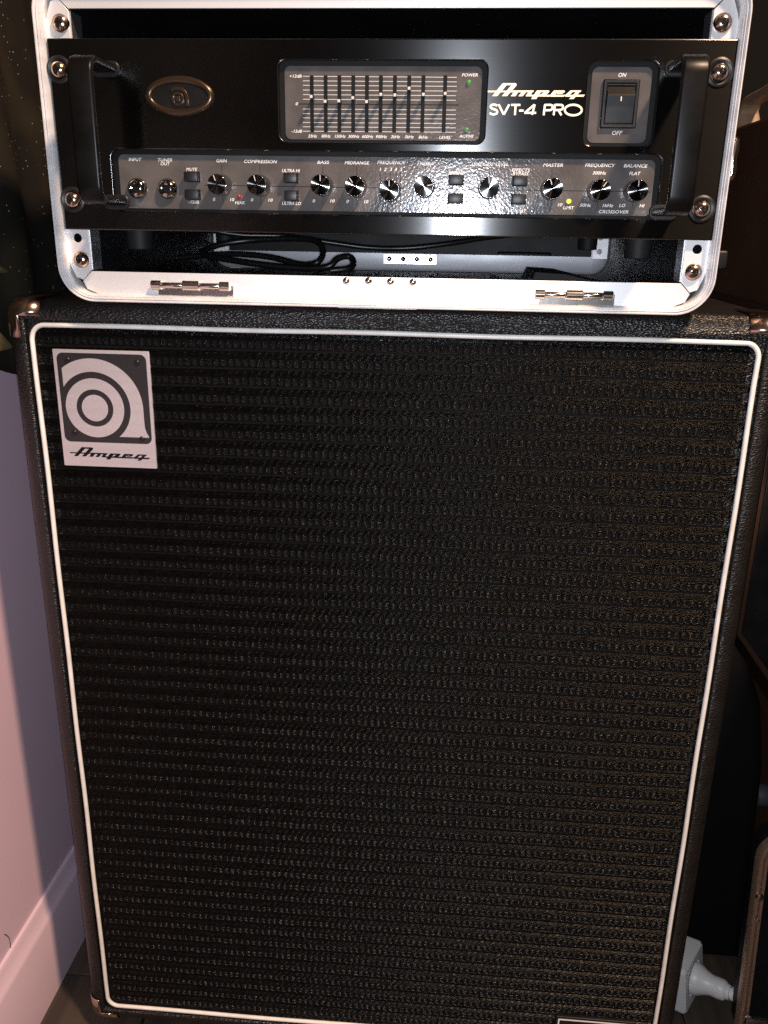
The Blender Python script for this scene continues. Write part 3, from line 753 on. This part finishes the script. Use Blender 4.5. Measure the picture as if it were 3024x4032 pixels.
# ---- equaliser panel
def eqc(x,y): return 1000+x*.6028,y*.6028
ys=[498,528,557,588,618,648,None,712,742,770,800,828,857]
for y in ys:
    if y is None: continue
    a=eqc(320,y);b=eqc(1325 if y<600 else 1318,y+7); pline(a[0],a[1],b[0],b[1],.00042,eqp,'print_line')
a=eqc(295,679);b=eqc(1340,686); pline(*a,*b,.0006,eqp)
sl=[(377,632),(468,663),(558,660),(649,640),(739,665),(830,618),(922,622),(1015,578),(1108,618),(1251,612)]
for i,(x,y) in enumerate(sl):
    t=at(*eqc(x,492),CY);b=at(*eqc(x,864),CY)
    so=box('slider_slot',t[0]-.00135,t[0]+.00135,CY-.00016,CY+.0002,b[2],t[2],'print_black',amp)
    L=.0105; c=at(*eqc(x-(4 if i<5 else 2),y),CY-L)
    st=box('slider',c[0]-.0009,c[0]+.0009,CY-L,CY-.0001,c[2]-.0013,c[2]+.0013,'satin_black',amp,.0002,1)
    box('slider_tip',c[0]-.0010,c[0]+.0010,CY-L-.0005,CY-L+.0006,c[2]-.0009,c[2]+.0011,'print_line',st,.0002,1)
for s,x,y,w in (('33Hz',383,889,60),('80Hz',471,889,60),('150Hz',564,890,72),('300Hz',652,891,75),('600Hz',743,892,76),('900Hz',833,893,74),('2kHz',924,893,62),('5kHz',1015,894,60),('8kHz',1105,896,60),('LEVEL',1248,898,78),('+12dB',272,497,80),('0',280,678,16),('-12dB',280,857,70),('POWER',1410,490,102),('ACTIVE',1388,890,94)):
    u,v=eqc(x,y); T_(s,u,v,eqp,cap=.0020,w=w*.6028)
led(*eqc(1405,535),'led_green',eqp,.0014); led(*eqc(1390,845),'led_green',eqp,.0014)
# ---- power switch
T_('ON',2451,295,pwp,w=30,cap=.0026); T_('OFF',2430,523,pwp,w=40,cap=.0026)
q=[at(u,v,CY-.003) for u,v in ((2380,309),(2521,312),(2506,506),(2361,503))]
sx0=(q[0][0]+q[3][0])/2;sx1=(q[1][0]+q[2][0])/2;sz1=(q[0][2]+q[1][2])/2;sz0=(q[2][2]+q[3][2])/2
V,Fc=sweep_rect_vf((sx1-sx0)/2,(sz1-sz0)/2,.0008,[(0,CY),(0,CY-.0020),(.0007,CY-.0029),(.0022,CY-.0029),(.0027,CY-.0022),(.0028,CY)],(sx0+sx1)/2,(sz0+sz1)/2,3)
sw=build('power_switch',V,Fc,'satin_black',amp,True)
ix0,ix1,iz0,iz1=sx0+.0031,sx1-.0031,sz0+.0031,sz1-.0031; H=iz1-iz0
sec=[(iz1,0.0006),(iz1-.0006,-.0006),(iz1-H*.27,-.0052),(iz1-H*.30,-.0054),(iz0+H*.42,-.0040),(iz0+H*.15,-.0030),(iz0+.0004,-.0026),(iz0,-.0020),(iz0,.0006)]
V=[(x,CY+d,z) for x in (ix0,ix1) for z,d in sec]; n=len(sec)
Fc=[(i,(i+1)%n,n+(i+1)%n,n+i) for i in range(n)]+[tuple(range(n)),tuple(range(n,2*n))]
rk=build('rocker',V,Fc,'gloss_black',sw,False)
box('rocker_mark',(ix0+ix1)/2-.0003,(ix0+ix1)/2+.0003,CY-.0057,CY-.0046,iz0+H*.555,iz0+H*.67,'print_white',rk)

# ================================================================== CABLES AND LOOSE THINGS IN THE CASE
def cable(pts,y,r,label):
    P=[at(u,v,yy) for (u,v),yy in zip(pts,y)]
    V,Fc=tube_vf(spline(P,8),r,10); o=build('power_cable',V,Fc,'cable',None,True); tag(o,label,'cable'); return o
cable([(820,905),(950,925),(1120,930),(1300,955),(1450,975),(1600,977),(1760,960),(1900,938),(2010,925)],[.20,.21,.22,.23,.235,.235,.24,.25,.26],.0027,'black mains cable sagging below the amplifier inside the rack case')
cable([(700,1015),(900,1000),(1060,1012),(1180,1040),(1245,1035),(1272,1000),(1255,955),(1180,940),(1000,945),(860,965),(800,1000),(980,1035),(1180,1056),(1290,1050),(1330,1018),(1375,1010),(1392,1035),(1375,1056),(1300,1066)],
 [.20,.19,.18,.17,.16,.17,.18,.19,.20,.19,.17,.15,.14,.135,.14,.145,.14,.13,.125],.0029,'black cable coiled in loops on the floor of the rack case')
# folded rubber mat on the case floor
fz=SB+T
P=[at(u,v,.20) for u,v in ((2065,1092),(2085,1066),(2195,1070),(2285,1098))]
q=[(p[0],p[2]) for p in P]; xa=q[0][0];xd=q[3][0]
sec=[(xa,fz+.0002),(q[0][0]+.001,q[0][1]),(q[1][0],q[1][1]+.002),(q[2][0],q[2][1]+.001),(xd+.02,fz+.004),(xd+.05,fz+.0002)]
V=[(x,y,z) for y in (.13,.24) for x,z in sec]; n=len(sec)
Fc=[(i,(i+1)%n,n+(i+1)%n,n+i) for i in range(n)]+[tuple(range(n)),tuple(range(n,2*n))]
tag(build('rubber_flap',V,Fc,'rubber'),'dark grey folded rubber flap lying inside the bottom of the rack case','flap')

# ================================================================== CLOTH ON THE LEFT
N1,N2=170,60; V=[];Fc=[]
for i in range(N1):
    y=-1.18+2.05*i/(N1-1)
    for j in range(N2):
        t=j/(N2-1); zb=.700+.010*math.sin(y*14)+.012*math.sin(y*33+1); z=2.2+(zb-2.2)*t
        f=.010*math.sin(y*24+.8*math.sin(z*5))*(.4+.6*t)+.006*math.sin(y*61+z*9)
        V.append((WX+.024+f*.8+.004*t,y,z))
for i in range(N1-1):
    for j in range(N2-1): a=i*N2+j; Fc.append((a,a+1,a+N2+1,a+N2))
cl=build('hanging_cloth',V,Fc,'glitter_cloth',None,'all'); tag(cl,'black glittering cloth with gold leaf shapes hanging on the wall beside the case','cloth')
sol=cl.modifiers.new('Solidify','SOLIDIFY'); sol.thickness=.0016
def leafpatch(pts):
    C=[atx(u,v,WX+.041) for u,v in pts]; c=np.mean(C,0); n=len(C)
    Vv=[tuple(p) for p in C]+[tuple(c+np.array([.002,0,0]))]+[tuple(p-np.array([.006,0,0])) for p in C]
    Ff=[(i,(i+1)%n,n) for i in range(n)]+[(i,(i+1)%n,n+1+(i+1)%n,n+1+i) for i in range(n)]
    return build('leaf_patch',Vv,Ff,'gold_leaf',cl,True)
leafpatch([(-30,1040),(10,1052),(32,1068),(20,1074),(-10,1075),(-40,1072)])
leafpatch([(-20,1290),(10,1318),(40,1352),(50,1368),(20,1378),(-30,1388),(-60,1340)])

# ================================================================== RIGHT-HAND NEIGHBOURS
NX=.372
head=thing('amplifier_head',(.60,.40,.7625),'dark brown amplifier head standing on the cabinet behind the rack case','amplifier')
box('shell',NX,.90,.13,.62,.7645,.9530,'brown_head',head,.006,3)
for y in (.17,.58):
    for x in (NX+.03,.86): lathe('foot',[(.014,0),(.014,.004)],(x,y,.7608),'rubber',head,16,'z')
P=[(.398,.492,.9535),(.398,.490,.974),(.398,.478,.984),(.398,.455,.986),(.398,.42,.987),(.398,.36,.990),(.398,.29,.990),(.398,.25,.982),(.398,.24,.9535)]
strap=[]; Q=spline(P,6)
V=[];Fc=[]
for i,p in enumerate(Q):
    e=min(i,len(Q)-1-i); w=.011+.005*max(0,1-e/8); hh_=.0042+.0115*max(0,1-e/13)**1.2
    t=(np.array(Q[min(i+1,len(Q)-1)])-np.array(Q[max(i-1,0)])); t/=np.linalg.norm(t); nn=np.array([0,-t[2],t[1]])
    for (sx,sn) in rrect(w,hh_,.003,3): V.append((p[0]+sx,p[1]+nn[1]*sn,p[2]+nn[2]*sn))
k=16
for i in range(len(Q)-1):
    for j in range(k): Fc.append((i*k+j,i*k+(j+1)%k,(i+1)*k+(j+1)%k,(i+1)*k+j))
st=build('carrying_strap',V,Fc,'tan_leather',head,True)
ncab=thing('wooden_cabinet',(.62,.40,0),'dark brown cabinet with black front and slanted lower corner right of the speaker cabinet','cabinet')
NY=.26
e=[at(u,v,NY) for u,v in ((3024,1740),(2905,2500),(3024,2680),(3024,2980),(2930,3490))]
xl=(e[0][0]+e[1][0])/2; zc1=e[1][2]; xc2=e[2][0]; zc2=e[2][2]; xl2=(e[3][0]+e[4][0])/2
sil=[(xl,.7600),(xl,zc1),(xc2,zc2),(xl2+.012,zc2-.06),(.86,zc2-.06),(.86,.7600)]
shape2d('shell',[sil],NY,.30,'brown_vinyl',ncab,.0008)
ins=.0044
sil2=[(xl+ins,.7500),(xl+ins,zc1+.003),(xc2+ins*.9,zc2+.006),(xl2+.022,zc2-.05),(.85,zc2-.05),(.85,.7500)]
shape2d('black_front',[sil2],NY-.002,.006,'satin_black',ncab,.0008)
box('pedestal',xl2,.86,NY-.03,NY+.28,0.0,zc2-.0600,'brown_vinyl',ncab,.003,2)
box('lamp_blocker',.462,.86,-.26,NY-.001,0.0,.7595,'brown_vinyl',ncab,.006,2)  # unseen block added to keep the ceiling lamp off the lower right
c=at(2996,3128,NY-.015)
kb=lathe('adjusting_knob',[(.010,0),(.0135,.001),(.0140,.004),(.0140,.013),(.0125,.016),(.004,.016),(.004,.030)],(c[0]-.008,NY-.016,c[2]),'knob_grey',ncab,18,'x')
sil=[(.302,.0),(.432,.0),(.428,.05),(.420,.27),(.403,.35),(.385,.395),(.356,.435),(.352,.60),(.345,.68),(.325,.715),(.302,.72)]
sil=[(x+.0015*math.sin(z*40),z) for x,z in sil]
bag=shape2d('soft_bag',[sil],.165,.08,'bag_black',None,.012); tag(bag,'black soft bag standing upright between the speaker cabinet and brown cabinet','bag')
# detached lid of the rack case, standing on its long edge
LY=.035
lx=.385; LH=.258
def lean(o):
    for v in o.data.vertices: v.co.y+=.125*(v.co.z+o.matrix_basis.translation.z)
    return o
lidt=thing('case_lid',(lx+.26,LY+.03,0),'detached rack case lid with dull aluminium rim standing upright on the floor','lid')
prof=[(0,LY+.012),(0,LY),(.0006,LY-.0008),(.0032,LY-.0008),(.0036,LY+.004),(.0056,LY+.004),(.0060,LY-.0004),(.0088,LY-.0004),(.0094,LY+.004),(.016,LY+.020),(.016,LY+.022),(.004,LY+.012)]
V,Fc=sweep_rect_vf(.26,LH/2,.030,prof,lx+.26,LH/2,10,True); lean(build('rim',V,Fc,'warm_lit_alu',lidt,True))
prof=[(.004,LY+.010),(.004,LY+.034),(.012,LY+.044),(.020,LY+.044),(.016,LY+.036),(.0095,LY+.032),(.0095,LY+.012)]
V,Fc=sweep_rect_vf(.26,LH/2,.028,prof,lx+.26,LH/2,8,True); lean(build('wall',V,Fc,'abs_black',lidt,True))
lean(box('panel',lx+.015,lx+.505,LY+.018,LY+.022,.010,LH-.010,'abs_black',lidt))
for (u,v) in ((2997,3545),(2990,3635)):
    c=at(u,v,LY+.018); lathe('stud',[(.0040,-.002),(.0040,.0015),(.0030,.0034),(.001,.0040)],(c[0],LY+.024,c[2]),'nickel',lidt,16)
c=at(2985,4010,LY); box('latch',c[0]-.014,c[0]+.03,LY-.005,LY+.002,c[2]-.020,c[2]+.002,'nickel',lidt,.002,2)
# mains socket block with a plug in it
phi=math.radians(34); n_=np.array([math.cos(phi),-math.sin(phi),.14]); n_/=np.linalg.norm(n_); e_=np.array([math.sin(phi),math.cos(phi),0]); up_=np.cross(e_,n_)*-1
up_=up_ if up_[2]>0 else -up_
ctr=np.array([.356,.102,.0345])
def loc3(a,b,c): return ctr+n_*a+e_*b+up_*c
sock=thing('mains_socket',(.33,.125,0),'white mains socket block on the floor behind the speaker cabinet','socket')
def orient_vf(V): return [tuple(loc3(-y,x,z)) for x,y,z in V]     # local x->e, -y->n, z->up
# square-to-round well
V,Fc=sweep_rect_vf(.030,.0295,.006,[(.004,.036),(0,.032),(0,.003),(.003,0)],0,0,6); Fc.append(tuple(range(28)))
sq=rrect(.027,.0265,.005,6); cir=[]
for (x,z) in sq:
    a=math.atan2(z,x); cir.append((.0205*math.cos(a),.0205*math.sin(a)))
o=len(V); V+=[(x,0,z) for x,z in cir]; V+=[(x*.97,.014,z*.97) for x,z in cir]
for i in range(28):
    Fc.append((84+i,84+(i+1)%28,o+(i+1)%28,o+i)); Fc.append((o+i,o+(i+1)%28,o+28+(i+1)%28,o+28+i))
Fc.append(tuple(range(o+28,o+56)))
build('body',orient_vf(V),Fc,'socket_white',sock,True)
V,Fc=lathe_vf([(.0203,.0004),(.0203,-.0135),(.0200,-.0136)],28,'y'); build('well',orient_vf([(x,y,z) for x,y,z in V]),Fc[:-2]+[Fc[-1]],'print_black',sock,True)  # black lining: shade of the gap round the plug, put into the colour
plug=thing('mains_plug',tuple(loc3(.03,0,-.035)),'white mains plug pushed into the socket block on the floor','plug')
prof=[(.0172,-.012),(.0176,-.001),(.0174,.004),(.0156,.008),(.0130,.013),(.0110,.020),(.0112,.028),(.0108,.033),(.0085,.036)]
V,Fc=lathe_vf(prof,28,'y'); build('body',orient_vf(V),Fc,'socket_white',plug,True)
prof=[(.0080,.036)]
h=.036
for i in range(4):
    r=.0080-.0008*i; prof+=[(r,h),(r,h+.0032),(r*.72,h+.0034),(r*.72,h+.0048)]; h+=.0048
prof+=[(.0042,h),(.0042,h+.004)]
V,Fc=lathe_vf(prof,18,'y'); build('strain_relief',orient_vf(V),Fc,'socket_white',plug,True)
p0_=loc3(h+.002,0,0); P=[p0_,loc3(h+.010,.002,-.002),p0_+np.array([.022,.004,-.016]),p0_+np.array([.04,.02,-.030]),np.array([p0_[0]+.07,p0_[1]+.03,.0042]),np.array([p0_[0]+.12,p0_[1]+.035,.0042]),np.array([p0_[0]+.15,p0_[1]+.05,.0042])]
V,Fc=tube_vf(spline(P,8),.0034,10); build('cord',V,Fc,'socket_white',plug,True)
